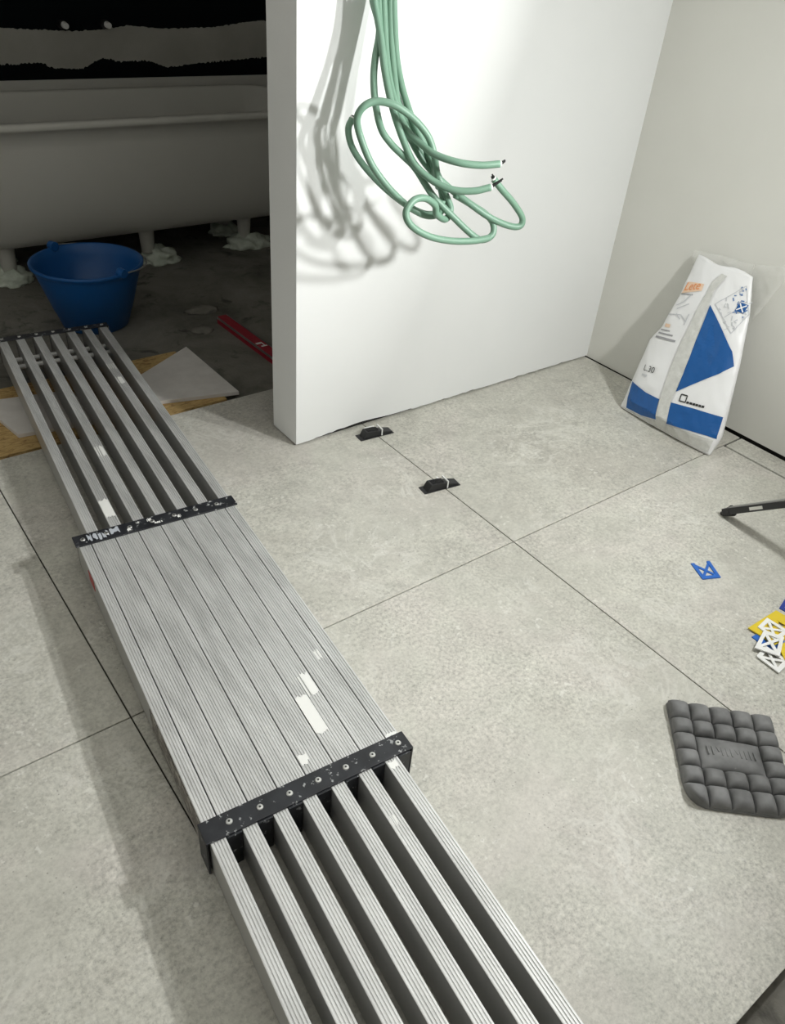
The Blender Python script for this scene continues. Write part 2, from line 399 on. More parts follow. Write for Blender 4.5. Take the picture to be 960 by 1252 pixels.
for k, a in enumerate(((0.9, 1.7, .962, .985), (1.8, 2.4, .956, .978), (2.5, 3.6, .966, .990), (4.2, 4.5, .958, .968), (6.1, 6.5, .976, .988), (6.6, 7.3, .960, .966), (8.7, 9.0, .958, .970), (5.2, 5.4, .98, .986))):
    splash(*a, jag=0.007 if k < 3 else 0.003, seed=40 + k, z=TOPZ + 0.0049, m='smear' if k < 3 else 'paint', parent=mid_strip, name='filler_smear')
st = obj('sticker', boxbm(-0.0006, 0.0009, 0.815, 0.865, 0.055, 0.088), M['red_dull'], plank); st['label'] = 'small red sticker on the side of the platform'
st = obj('sticker', boxbm(-0.0006, 0.0009, 0.06, 0.36, 0.02, 0.09), M['dirty'], plank); st['label'] = 'scuffed grey sticker on the side near the strip'

# ------------------------------------------------------------------ green cables
CAB = {}
CAB['A'] = [(-0.1157, 0.72, 1.3679), (-0.1095, 0.72, 1.3166), (-0.0979, 0.701, 1.2568), (-0.1199, 0.682, 1.1953), (-0.1326, 0.667, 1.151), (-0.1428, 0.64, 1.0985), (-0.1489, 0.6, 1.0439), (-0.1271, 0.58, 1.0089), (-0.0983, 0.56, 0.981), (-0.0702, 0.54, 0.9525), (-0.0309, 0.5, 0.8867), (0.0161, 0.47, 0.8394), (0.0719, 0.44, 0.7894), (0.1093, 0.43, 0.7703), (0.1469, 0.43, 0.7807), (0.1539, 0.44, 0.8071), (0.1386, 0.46, 0.8309), (0.095, 0.48, 0.8573), (0.0466, 0.5, 0.8836)]
CAB['B'] = [(-0.092, 0.725, 1.3684), (-0.0879, 0.725, 1.3167), (-0.0986, 0.69, 1.2309), (-0.0913, 0.65, 1.1432), (-0.0894, 0.604, 1.0737), (-0.0673, 0.575, 1.0185), (-0.029, 0.55, 0.9596), (0.0269, 0.52, 0.9066), (0.0855, 0.47, 0.8609), (0.1404, 0.44, 0.8259), (0.1977, 0.42, 0.803), (0.2337, 0.41, 0.8004), (0.2375, 0.41, 0.8244), (0.2011, 0.42, 0.8667), (0.1554, 0.43, 0.9063), (0.1311, 0.44, 0.932)]
CAB['C'] = [(-0.1154, 0.71, 1.3686), (-0.1116, 0.71, 1.3175), (-0.1073, 0.6836, 1.2479), (-0.1133, 0.6444, 1.1653), (-0.1156, 0.596, 1.0859), (-0.0974, 0.56, 1.0113), (-0.0794, 0.53, 0.9637), (-0.0449, 0.49, 0.9298), (-0.0067, 0.45, 0.9141), (0.0407, 0.42, 0.914), (0.0835, 0.4, 0.9246)]
CAB['D'] = [(-0.0599, 0.72, 1.3699), (-0.0552, 0.72, 1.3179), (-0.0661, 0.6884, 1.2238), (-0.0813, 0.636, 1.1261), (-0.0867, 0.604, 1.0736), (-0.0787, 0.57, 1.0361), (-0.0631, 0.53, 1.0134), (-0.0485, 0.49, 0.9968), (-0.0097, 0.44, 0.9859), (0.0427, 0.41, 0.9816), (0.0946, 0.39, 0.9853)]
CAB['E'] = [(-0.0507, 0.715, 1.3707), (-0.0471, 0.715, 1.3186), (-0.0559, 0.681, 1.2136), (-0.0582, 0.652, 1.1518), (-0.0552, 0.62, 1.0989), (-0.0499, 0.58, 1.0466), (-0.0279, 0.55, 0.9947), (-0.007, 0.52, 0.9374), (0.0169, 0.5, 0.8821), (0.0287, 0.49, 0.8482), (0.0055, 0.48, 0.8267), (-0.0383, 0.47, 0.8477), (-0.052, 0.465, 0.8743), (-0.0932, 0.46, 0.8978), (-0.136, 0.455, 0.8981), (-0.1628, 0.45, 0.871), (-0.1491, 0.44, 0.8384), (-0.0924, 0.43, 0.8063), (-0.0144, 0.425, 0.7855), (0.0659, 0.42, 0.7766), (0.1256, 0.42, 0.777)]
CAB['F'] = [(-0.0804, 0.72, 1.3692), (-0.076, 0.72, 1.3174), (-0.0854, 0.69, 1.2309), (-0.0933, 0.652, 1.1525), (-0.0943, 0.606, 1.0833), (-0.0807, 0.575, 1.0392), (-0.0388, 0.56, 0.9871), (0.0091, 0.55, 0.9354), (0.0093, 0.53, 0.9014), (-0.0297, 0.51, 0.9789), (-0.0447, 0.52, 1.0243), (-0.0683, 0.53, 1.0553), (-0.1034, 0.545, 1.085), (-0.1445, 0.56, 1.1067), (-0.1855, 0.58, 1.1122), (-0.2171, 0.59, 1.0986), (-0.2271, 0.6, 1.0689), (-0.2133, 0.6, 1.0258), (-0.1892, 0.58, 0.9648), (-0.148, 0.56, 0.9104), (-0.1051, 0.53, 0.867), (-0.0634, 0.51, 0.8417), (-0.0325, 0.5, 0.8344), (-0.0125, 0.49, 0.8438), (-0.0054, 0.49, 0.8759)]
CAB['G'] = [(-0.1718, 0.7, 1.0503), (-0.1838, 0.7, 1.0242), (-0.1778, 0.69, 0.9841), (-0.161, 0.66, 0.9447), (-0.1253, 0.62, 0.8988), (-0.0834, 0.58, 0.8604), (-0.0489, 0.55, 0.8382), (-0.0164, 0.53, 0.8289), (0.0224, 0.52, 0.8364), (0.015, 0.515, 0.8784), (-0.0047, 0.525, 0.9296), (-0.0212, 0.555, 0.9746), (-0.0402, 0.58, 1.0118), (-0.0641, 0.6066, 1.0602), (-0.07, 0.6502, 1.1196), (-0.0725, 0.691, 1.2123), (-0.0623, 0.728, 1.317), (-0.0653, 0.73, 1.369)][::-1]
CLAB = dict(A='green cable bowing left of the bundle, then looping low at the bottom right',
            B='green cable with the loop reaching farthest right below the cut ends',
            C='green cable ending in the lower of two cut tips pointing right, black core bared',
            D='green cable ending in the upper of two cut tips pointing right',
            E='green cable on the right of the bundle, coiled into the lowest small loop',
            F='green cable forming the big arch that crosses left over the bundle',
            G='green cable with its cut tip pointing up, leftmost of the bundle')
CR = 0.0094
for k, pts in CAB.items():
    t = thing('green_cable', (-0.118 + 0.012 * (ord(k) - 68), 0.725, H)); tag(t, CLAB[k], 'cable', 'green cables hanging from the ceiling')
    p0 = Vector(pts[0]); base = Vector(t.location)
    full = [base + Vector((0, 0, -0.002)), base * 0.6 + p0 * 0.4, base * 0.25 + p0 * 0.75] + [Vector(p) for p in pts]
    P = [p - base for p in spline(full, 9)]
    bm = bmesh.new(); tube(bm, P, CR, 10); obj('sheath', bm, M['green'], t, smooth=True)
    e = P[-1]; d = (P[-1] - P[-2]).normalized()
    if k in 'CDGB':
        bm = bmesh.new(); cyl(bm, e - d * 0.002, e + d * 0.004, CR * 0.86, n=10); obj('inner_sheath', bm, M['white'], t)
        L = dict(C=0.034, D=0.016, G=0.006, B=0.01)[k]
        for j in range(3):
            off = d.orthogonal().normalized(); off = Matrix.Rotation(2.1 * j, 3, d) @ off
            bm = bmesh.new(); cyl(bm, e + off * 0.003, e + d * L * (1 - 0.15 * j) + off * 0.0035 + Vector((0, 0, L * 0.35)), 0.0023, n=8); obj('conductor', bm, M['copper'], t)

# ------------------------------------------------------------------ bathtub
tub = thing('bathtub', (0.05, 2.97, SUB)); tag(tub, 'white bathtub on stubby feet in the dark alcove behind the bucket', 'bathtub')
def rrect(hx, y0, y1, r, n=8):
    P = []
    for cx, cy, a0 in ((hx - r, y1 - r, 0), (-hx + r, y1 - r, 90), (-hx + r, y0 + r, 180), (hx - r, y0 + r, 270)):
        for i in range(n + 1):
            a = math.radians(a0 + 90 * i / n); P.append((cx + r * math.cos(a), cy + r * math.sin(a)))
    return P
levels = [(0.105, .72, 2.90, 3.10, .09), (0.112, .80, 2.82, 3.16, .13), (0.135, .86, 2.755, 3.22, .16), (0.18, .90, 2.715, 3.25, .18), (0.28, .94, 2.68, 3.28, .19), (0.42, .965, 2.65, 3.31, .19), (0.58, .98, 2.63, 3.33, .19), (0.655, .985, 2.622, 3.335, .19),
          (0.658, 1.005, 2.600, 3.355, .2), (0.668, 1.012, 2.592, 3.362, .2), (0.684, 1.012, 2.592, 3.362, .2), (0.690, 1.005, 2.600, 3.355, .2), (0.690, .97, 2.636, 3.32, .17), (0.684, .96, 2.646, 3.31, .16), (0.55, .94, 2.67, 3.29, .16), (0.32, .89, 2.71, 3.25, .16), (0.20, .82, 2.77, 3.19, .14), (0.17, .72, 2.86, 3.10, .1)]
bm = bmesh.new(); rings = []
for z, hx, y0, y1, r in levels:
    rings.append([bm.verts.new((x, y - 2.97, z - SUB)) for x, y in rrect(hx, y0, y1, r)])
for a, c in zip(rings, rings[1:]):
    n = len(a)
    for i in range(n): bm.faces.new((a[i], a[(i + 1) % n], c[(i + 1) % n], c[i]))
bm.faces.new(rings[0][::-1]); bm.faces.new(rings[-1])
obj('basin', bm, M['tub'], tub, smooth=True)
FEET = ((-0.655, 2.87), (0.045, 2.865), (0.63, 2.89), (-0.655, 3.14), (0.63, 3.14))
for x, y in FEET:
    bm = bmesh.new(); lathe(bm, [(0.028, -SUB * 0 + 0.05), (0.033, 0.052), (0.040, 0.16), (0.043, 0.20)], 20, (x - 0.05, y - 2.97)); obj('foot', bm, M['tub'], tub, smooth=True)
BL = ['lumpy pale mortar pad under the bathtub foot left of the bucket', 'lumpy pale mortar pad under the bathtub foot just right of the bucket', 'lumpy pale mortar pad under the bathtub foot beside the partition',
      'lumpy pale mortar pad under the rear left bathtub foot', 'lumpy pale mortar pad under the rear right bathtub foot']
def lump(name, x, y, rx, ry, rz, m, seed, z=SUB, sub=4, amp=0.35):
    bm = bmesh.new(); bmesh.ops.create_icosphere(bm, subdivisions=sub, radius=1.0)
    for v in bm.verts:
        d = noise.noise(v.co * 2.2 + Vector((seed * 3.1, 0, 0))) * amp + noise.noise(v.co * 6 + Vector((0, seed * 5.7, 0))) * amp * 0.45
        v.co *= 1 + d; v.co = Vector((v.co.x * rx, v.co.y * ry, max(v.co.z, -0.12) * rz + 0.12 * rz))
    o = obj(name, bm, m, None, smooth=True); o.location = (x, y, z); return o
for i, (x, y) in enumerate(FEET[:3]):
    tag(lump('mortar_pad', x + (0.0, 0.06, 0.02)[i], y - 0.005, (0.088, 0.10, 0.125)[i], 0.085, 0.062, M['foam'], i + 1), BL[i], 'mortar pad', 'mortar pads under the bathtub feet')
for i, (x, y) in enumerate(FEET[3:]):
    tag(lump('mortar_pad', x, y, 0.09, 0.08, 0.06, M['foam'], i + 4), BL[3 + i], 'mortar pad', 'mortar pads under the bathtub feet')

# pipe stubs on the black wall
for i, (x, z, lb) in enumerate(((-0.058, 0.966, 'white capped pipe stub on the black wall, left of the two'), (0.157, 0.970, 'white capped pipe stub on the black wall, right of the two'))):
    t = thing('pipe_stub', (x, YBACK - 0.002, z)); tag(t, lb, 'pipe stub', 'pipe stubs above the bathtub')
    bm = bmesh.new(); cyl(bm, (0, 0.001, 0), (0, -0.03, 0), 0.022, 0.019, 20); obj('collar', bm, M['black'], t)
    bm = bmesh.new(); cyl(bm, (0.004, -0.028, 0), (0.004, -0.06, -0.002), 0.016, 0.014, 20); obj('cap', bm, M['white'], t, bevel=0.002)

# ------------------------------------------------------------------ bucket
bk = thing('bucket', (-0.475, 2.225, SUB), 0.0); tag(bk, 'wide blue plastic builder bucket standing in front of the bathtub', 'bucket')
RT, RB, HB = 0.226, 0.142, 0.285
bm = bmesh.new()
prof = [(0.001, 0.003), (RB - 0.01, 0.0), (RB, 0.006), (RB + 0.022, 0.075), (RB + 0.022 + 0.003, 0.078), (RT - 0.012, HB - 0.05), (RT - 0.006, HB - 0.03), (RT, HB - 0.02), (RT + 0.009, HB - 0.012), (RT + 0.010, HB - 0.002), (RT + 0.004, HB + 0.001), (RT - 0.004, HB - 0.003), (RT - 0.014, HB - 0.045), (RB - 0.002, 0.012), (0.001, 0.010)]
lathe(bm, prof, 64); obj('shell', bm, M['blue'], bk, smooth=True)
bm = bmesh.new(); rr = lathe(bm, [(0.001, 0.06), (RB + 0.012, 0.06)], 48); obj('water', bm, M['water'], bk)
E1 = Vector((-0.21, 0.09, HB)); E1 = Vector((math.cos(math.radians(108)) * RT, math.sin(math.radians(108)) * RT, HB)); E2 = Vector((-E1.x, -E1.y, HB))
for e in (E1, E2):
    bm = bmesh.new(); d = Vector((e.x, e.y, 0)).normalized()
    cyl(bm, e - d * 0.012 + Vector((0, 0, 0.004)), e + d * 0.022 + Vector((0, 0, 0.004)), 0.021, 0.019, 20); obj('handle_ear', bm, M['blue'], bk, bevel=0.003)
ang1 = 160; P = []
for i in range(25):
    a = math.radians(108 - 180 * i / 24); lift = math.sin(math.pi * i / 24)
    rr_ = RT + 0.012 + 0.012 * lift
    P.append(Vector((rr_ * math.cos(a), rr_ * math.sin(a), HB + 0.004 - 0.022 * lift)))
bm = bmesh.new(); tube(bm, P, 0.0035, 8); obj('handle', bm, M['wire'], bk, smooth=True)

# ------------------------------------------------------------------ boards at the edge of the tiles
tag(obj('strand_board', boxbm(-1.30, -0.312, 1.272, 1.745, SUB + 0.001, -0.036), M['osb']), 'yellowish strand board lying on the raw floor under grey sheets', 'board')
def sheet(pts, z0, z1, label):
    bm = bmesh.new(); prism(bm, pts, z0, z1); return tag(obj('cement_sheet', bm, M['board'], None, bevel=0.001), label, 'sheet', 'grey sheets on the strand board')
sheet([(-0.264, 1.734), (-0.52, 1.586), (-0.70, 1.49), (-0.60, 1.362), (-0.257, 1.275)], -0.035, -0.020, 'grey cement sheet with a pointed corner, right of the platform')
sheet([(-1.10, 1.648), (-0.80, 1.59), (-0.785, 1.325), (-1.056, 1.361), (-1.085, 1.52)], -0.035, -0.020, 'grey cement sheet seen left of and through the platform rails')

# red level
lv = thing('spirit_level', (0.03, 1.70, SUB), math.radians(1.5)); tag(lv, 'red spirit level lying on the raw floor behind the partition', 'spirit level')
bm = bmesh.new(); box(bm, -0.024, 0.024, -0.27, 0.275, 0.0, 0.034); obj('body', bm, M['red'], lv, bevel=0.002)
for sx in (-1, 1):
    obj('edge_strip', boxbm(sx * 0.0252 - 0.0012, sx * 0.0252 + 0.0012, -0.26, 0.272, 0.024, 0.0345), M['greymetal'], lv)
for y0, y1, x0, x1 in ((-0.075, -0.060, -0.018, 0.004), (-0.105, -0.095, -0.010, 0.018), (-0.095, -0.06, 0.006, 0.012)):
    obj('mark', boxbm(x0, x1, y0, y1, 0.034, 0.0346), M['white'], lv)

# dried mortar on the screed
tag(lump('mortar_clump', 0.0, 2.14, 0.075, 0.05, 0.013, M['lump'], 21, sub=3), 'dried grey mortar clump on the raw floor, behind the red level', 'mortar clump', 'mortar clumps on the raw floor')
tag(lump('mortar_clump', -0.10, 1.93, 0.05, 0.04, 0.010, M['lump'], 23, sub=3), 'small dried mortar clump on the raw floor, left of the red level', 'mortar clump', 'mortar clumps on the raw floor')

# ------------------------------------------------------------------ levelling wedges
def wedge(x, y, rz, label):
    t = thing('levelling_wedge', (x, y, 0.0), rz); tag(t, label, 'wedge', 'levelling wedges on the tile joint')
    bm = bmesh.new()
    prof = [(-0.058, 0.0005), (-0.050, 0.016), (-0.044, 0.026), (-0.002, 0.024), (0.016, 0.017), (0.062, 0.007), (0.064, 0.0005)]
    A = [bm.verts.new((a, -0.016, z)) for a, z in prof]; B = [bm.verts.new((a, 0.016, z)) for a, z in prof]; n = len(prof)
    for i in range(n): bm.faces.new((A[i], A[(i + 1) % n], B[(i + 1) % n], B[i]))
    bm.faces.new(A[::-1]); bm.faces.new(B); obj('wedge_body', bm, M['black'], t, bevel=0.0015)
    obj('base_flange', boxbm(-0.070, 0.068, -0.021, 0.021, 0.0002, 0.0022), M['black'], t)
    for i in range(9):
        xx = -0.036 + i * 0.005; zz = 0.0262 - (xx + 0.042) * 0.05
        obj('tooth', boxbm(xx, xx + 0.0022, -0.011, 0.011, zz - 0.002, zz + 0.0018), M['black'], t)
    bm = bmesh.new()
    for s in (-1, 1): box(bm, 0.016, 0.020, s * 0.0185 - 0.0012, s * 0.0185 + 0.0012, 0.0, 0.026)
    box(bm, 0.016, 0.020, -0.0197, 0.0197, 0.024, 0.0285); box(bm, 0.015, 0.021, 0.017, 0.052, 0.0, 0.002)
    obj('clip', bm, M['white'], t)
    return t
wedge(-0.008, 0.345, math.radians(-8), 'black levelling wedge with white clip, farther from the wall on the tile joint')
w1 = wedge(-0.002, 0.722, math.radians(-5), 'black levelling wedge with white clip, against the foot of the partition')
obj('clip_scrap', boxbm(-0.03, 0.012, 0.027, 0.031, 0.0005, 0.018), M['white'], w1)

# ------------------------------------------------------------------ spacers
def spacer(corners, z, m, label, open_side=False, wdt=0.17, group='plastic tile spacers'):
    """square lattice frame given by four floor corners"""
    c = [Vector((x, y)) for x, y in corners]; cen = sum(c, Vector((0, 0))) / 4
    t = thing('tile_spacer', (cen.x, cen.y, z)); tag(t, label, 'tile spacer', group)
    L = [p - cen for p in c]; th = 0.0032
    def uv(u, v): return L[0] * (1 - u) * (1 - v) + L[1] * u * (1 - v) + L[2] * u * v + L[3] * (1 - u) * v
    a = wdt; bm = bmesh.new()
    if open_side:
        prism(bm, [uv(*p) for p in ((0, 0), (0, 1), (1, 1), (1, 0), (1 - a, 0), (1 - a, 1 - a), (a, 1 - a), (a, 0))], 0, th)
    else:
        O = [(0, 0), (1, 0), (1, 1), (0, 1)]; I = [(a, a), (1 - a, a), (1 - a, 1 - a), (a, 1 - a)]
        V = [[bm.verts.new((*uv(*p), z)) for p in R_] for z in (0, th) for R_ in (O, I)]
        for i in range(4):
            j = (i + 1) % 4
            bm.faces.new((V[0][i], V[0][j], V[1][j], V[1][i])); bm.faces.new((V[2][i], V[3][i], V[3][j], V[2][j]))
            bm.faces.new((V[0][i], V[2][i], V[2][j], V[0][j])); bm.faces.new((V[1][i], V[1][j], V[3][j], V[3][i]))
    obj('frame', bm, m, t)
    k = 0.045
    for d in (((0.1, 0.1), (0.9, 0.9)), ((0.9, 0.1), (0.1, 0.9))):
        (u0, v0), (u1, v1) = d; s = 1 if v1 > v0 and u1 > u0 else -1
        bm = bmesh.new(); prism(bm, [uv(u0 - k, v0 + s * k), uv(u0 + k, v0 - s * k), uv(u1 + k, v1 - s * k), uv(u1 - k, v1 + s * k)], 0, th * (0.8 if s > 0 else 0.7))
        obj('cross_bar', bm, m, t); hh = 0.7
    return t
spacer([(0.391, -0.366), (0.452, -0.390), (0.415, -0.455), (0.360, -0.430)], 0.0005, M['blueclip'], 'blue lattice tile spacer lying alone on the tile', True)
spacer([(0.424, -0.630), (0.290, -0.626), (0.295, -0.705), (0.430, -0.715)], 0.0042, M['yellow'], 'yellow lattice tile spacer under the white ones in the pile', wdt=0.28)
spacer([(0.335, -0.655), (0.272, -0.650), (0.268, -0.715), (0.335, -0.72)], 0.0005, M['blueclip'], 'blue lattice tile spacer at the bottom of the pile', wdt=0.3)
spacer([(0.50, -0.615), (0.446, -0.628), (0.455, -0.69), (0.515, -0.68)], 0.0005, M['navyclip'], 'dark blue lattice tile spacer beside the pile')
spacer([(0.368, -0.634), (0.312, -0.640), (0.306, -0.700), (0.372, -0.700)], 0.0082, M['white'], 'white lattice tile spacer, rearmost of three white ones in the pile')
spacer([(0.270, -0.690), (0.214, -0.700), (0.211, -0.767), (0.272, -0.762)], 0.0042, M['white'], 'white lattice tile spacer, nearest the knee pad in the pile')
spacer([(0.345, -0.715), (0.290, -0.715), (0.262, -0.755), (0.335, -0.775)], 0.0080, M['yellow'], 'yellow lattice tile spacer, partly out of frame in front of the pile', wdt=0.3)
spacer([(0.312, -0.658), (0.228, -0.682), (0.258, -0.738), (0.334, -0.705)], 0.0118, M['white'], 'white lattice tile spacer on top of the pile')

# ------------------------------------------------------------------ knee pad
kp = thing('knee_pad', (-0.135, -0.845, 0.0)); tag(kp, 'dark grey quilted foam knee pad lying on the tile', 'knee pad')
K0 = [Vector((-0.123, -0.664)), Vector((0.045, -0.840)), Vector((-0.140, -1.030)), Vector((-0.318, -0.868))]   # far left, far right, near right, near left
kc = Vector((-0.135, -0.845))
def kuv(u, v):
    p = K0[0] * (1 - u) * (1 - v) + K0[1] * u * (1 - v) + K0[2] * u * v + K0[3] * (1 - u) * v
    return p - kc
def kz(u, v): return 0.006 + 0.010 * max(0, (0.5 - v)) * 2 * 0.6
def round_uv(u, v):
    """pull in the two near corners so they are rounded"""
    for cu in (0, 1):
        du = abs(u - cu); dv = 1 - v; R = 0.2
        if du < R and dv < R:
            d = math.hypot(R - du, R - dv)
            if d > R * 0.98:
                k = R * 0.98 / d; du = R - (R - du) * k; dv = R - (R - dv) * k
                u = du if cu == 0 else 1 - du; v = 1 - dv
    return u, v
def pad_block(u0, u1, v0, v1, hgt, name='cushion', edge=0.016, n=8):
    bm = bmesh.new(); G = []
    for j in range(n + 1):
        row = []
        for i in range(n + 1):
            s = i / n; t_ = j / n; s = 0.5 - 0.5 * math.cos(math.pi * s) if n > 3 else s; t_ = 0.5 - 0.5 * math.cos(math.pi * t_)
            u = u0 + (u1 - u0) * s; v = v0 + (v1 - v0) * t_
            uu, vv = round_uv(u, v); p = kuv(uu, vv)
            e = (1 - abs(2 * s - 1) ** 4) * (1 - abs(2 * t_ - 1) ** 4)
            row.append(bm.verts.new((p.x, p.y, kz(uu, vv) + hgt * (0.25 + 0.75 * e ** 0.6))))
        G.append(row)
    base = []
    for j in range(n):
        for i in range(n): bm.faces.new((G[j][i], G[j][i + 1], G[j + 1][i + 1], G[j + 1][i]))
    B = [v for v in G[0]] + [G[j][n] for j in range(1, n + 1)] + [G[n][i] for i in range(n - 1, -1, -1)] + [G[j][0] for j in range(n - 1, 0, -1)]
    lo = [bm.verts.new((v.co.x, v.co.y, 0.004)) for v in B]
    for i in range(len(B)): bm.faces.new((B[i], lo[i], lo[(i + 1) % len(B)], B[(i + 1) % len(B)]))
    bmesh.ops.remove_doubles(bm, verts=bm.verts, dist=1e-5)
    return obj(name, bm, M['pad'], kp, smooth=True)
bm = bmesh.new(); ring = []
for a, bb in (((0, 0), (1, 0)), ((1, 0), (1, 1)), ((1, 1), (0, 1)), ((0, 1), (0, 0))):
    for i in range(12):
        t_ = i / 12; u, v = round_uv(a[0] + (bb[0] - a[0]) * t_, a[1] + (bb[1] - a[1]) * t_); p = kuv(u, v); ring.append((p.x, p.y))
prism(bm, ring, 0.0005, 0.007); obj('base_sheet', bm, M['pad'], kp)
cu_ = [0.0, 0.195, 0.395, 0.60, 0.80, 1.0]; cv_ = [0.0, 0.185, 0.335, 0.49, 0.65, 0.81, 1.0]; gg = 0.005
for j in range(6):
    for i in range(5):
        if 1 <= i <= 3 and j in (2, 3): continue
        pad_block(cu_[i] + gg, cu_[i + 1] - gg, cv_[j] + gg, cv_[j + 1] - gg, 0.024)
cb = pad_block(cu_[1] + gg, cu_[4] - gg, cv_[2] + gg, cv_[4] - gg, 0.021, 'logo_panel', n=12)
# worn raised strokes of the illegible embossed lettering
for i in range(11):
    u = 0.27 + i * 0.043; a = kuv(u, 0.455); c = kuv(u + 0.006, 0.535)
    if i in (2, 6): c = kuv(u + 0.02, 0.50)
    bm = bmesh.new(); d = Vector((c.x - a.x, c.y - a.y, 0)); nrm = Vector((-d.y, d.x, 0)).normalized() * 0.0013
    z = kz(u, .5) + 0.0208
    A = [Vector((a.x, a.y, z)) - nrm, Vector((a.x, a.y, z)) + nrm, Vector((c.x, c.y, z)) + nrm, Vector((c.x, c.y, z)) - nrm]
    lo = [bm.verts.new(p) for p in A]; hi = [bm.verts.new(p + Vector((0, 0, 0.0012))) for p in A]
    bm.faces.new(hi); bm.faces.new(lo[::-1])
    for k in range(4): bm.faces.new((lo[k], lo[(k + 1) % 4], hi[(k + 1) % 4], hi[k]))
    obj('embossed_stroke', bm, M['pad'], cb)

# ------------------------------------------------------------------ bag
bag = thing('cement_bag', (1.08, 0.2, 0.0)); tag(bag, 'white plastic bag with blue print leaning against the right wall', 'bag')
BO = Vector(bag.location)
LZ = [(-.05, -.405), (.03, -.40), (.19, -.412), (.266, -.417), (.324, -.392), (.45, -.385), (.62, -.392)]
RZ = [(-.05, .015), (.075, .024), (.158, .001), (.318, -.048), (.471, -.103), (.62, -.178)]
def bal(z): return lerp(LZ, z)
def bar_(z): return lerp(RZ, z)
def bulge(a, z):
    u = min(max((a - bal(z)) / (bar_(z) - bal(z)), 0), 1); v = min(max(z / .6, 0), 1)
    return (4 * u * (1 - u)) ** .5 * (.014 + .046 * (1 - v) ** .8) * min(1, .35 + v / .12)
BN = Vector((-1, 0, .35)).normalized()
def bagp(a, z, o=0.0, wr=True):
    k = 0.0
    if wr:
        k = 0.0045 * noise.noise(Vector((a * 14, z * 8, 0.3))) + 0.0022 * noise.noise(Vector((a * 40 + z * 20, z * 25, 1.7)))
        k += 0.005 * max(0, noise.noise(Vector((a * 9 + 4, z * 22, 3))) - 0.1)
    return Vector((.985 + .35 * z, -a, z)) + BN * (bulge(a, z) + k + o) - BO
bm = bmesh.new(); nu, nv = 46, 64; F_ = []; B_ = []
ZT = 0.585
for j in range(nv + 1):
    z0 = 0.002 + (ZT - 0.002) * j / nv; fr = []; bk_ = []
    for i in range(nu + 1):
        u = 0.5 - 0.5 * math.cos(math.pi * i / nu); z = z0 + (0.005 * math.sin(u * 9 + 1) if j == nv else 0)
        a = bal(z) + (bar_(z) - bal(z)) * u
        p = bagp(a, z); p.z = max(p.z, 0.0015)
        fr.append(bm.verts.new(p))
        if i in (0, nu): bk_.append(fr[-1])
        else:
            v = z / .6; th = (4 * u * (1 - u)) ** .5 * (.012 + .09 * (1 - v) ** 1.2) * min(1, .35 + v / .12)
            q = Vector((.985 + .35 * z, -a, z)) - BN * th - BO
            q.x = min(q.x, XR - 0.004 - BO.x); q.z = max(q.z, 0.0012)
            bk_.append(bm.verts.new(q))
    F_.append(fr); B_.append(bk_)
for j in range(nv):
    for i in range(nu):
        bm.faces.new((F_[j][i], F_[j][i + 1], F_[j + 1][i + 1], F_[j + 1][i]))
        vs = [B_[j][i + 1], B_[j][i], B_[j + 1][i], B_[j + 1][i + 1]]
        bm.faces.new(vs)
for rowF, rowB in ((F_[0], B_[0]), (F_[nv], B_[nv])):
    for i in range(nu):
        vs = []
        for v in (rowF[i], rowF[i + 1], rowB[i + 1], rowB[i]):
            if v not in vs: vs.append(v)
        if len(vs) >= 3: bm.faces.new(vs)
obj('sack', bm, M['bag'], bag, smooth=True)
def inside(p, poly):
    c = False; n = len(poly)
    for i in range(n):
        (x0, y0), (x1, y1) = poly[i], poly[(i + 1) % n]
        if (y0 > p[1]) != (y1 > p[1]) and p[0] < (x1 - x0) * (p[1] - y0) / (y1 - y0) + x0: c = not c
    return c
def patch(name, poly, m, off=0.0028, step=0.012):
    """flat print: polygon in bag coordinates laid on the bulging sack surface"""
    bm = bmesh.new(); n = len(poly); P = []
    for i in range(n):
        a = Vector(poly[i]); c = Vector(poly[(i + 1) % n]); k = max(1, int((c - a).length / step))
        for j in range(k): P.append(a + (c - a) * j / k)
    vs = [bm.verts.new((p.x, p.y, 0)) for p in P]
    f = bm.faces.new(vs); bmesh.ops.triangulate(bm, faces=[f])
    for _ in range(2):
        ed = [e for e in bm.edges if e.calc_length() > step * 1.3]
        if not ed: break
        bmesh.ops.subdivide_edges(bm, edges=ed, cuts=1); bmesh.ops.triangulate(bm, faces=bm.faces)
    for _ in range(3):
        ed = [e for e in bm.edges if e.calc_length() > step * 1.3]
        if not ed: break
        bmesh.ops.subdivide_edges(bm, edges=ed, cuts=1); bmesh.ops.triangulate(bm, faces=bm.faces)
    for v in bm.verts: v.co = bagp(v.co.x, v.co.y, off); v.co.z = max(v.co.z, 0.003)
    me = bpy.data.meshes.new(name); bm.to_mesh(me); bm.free()
    return link(name, me, m, bag)
patch('blue_triangle', [(-0.2401, 0.4534), (-0.152, 0.3946), (-0.0849, 0.345), (-0.0558, 0.3042), (-0.0846, 0.2641), (-0.1398, 0.2064), (-0.1919, 0.1495)], M['bagblue'])
patch('blue_band', [(-0.392, 0.108), (-0.3046, 0.0979), (-0.238, 0.1007), (-0.2133, 0.0316), (-0.2842, 0.0163), (-0.366, 0.012)], M['bagblue'])
patch('blue_band', [(-0.1883, 0.1099), (-0.0965, 0.1263), (0.0, 0.1403), (0.018, 0.0655), (-0.012, 0.063), (-0.0692, 0.054), (-0.168, 0.0362)], M['bagblue'])
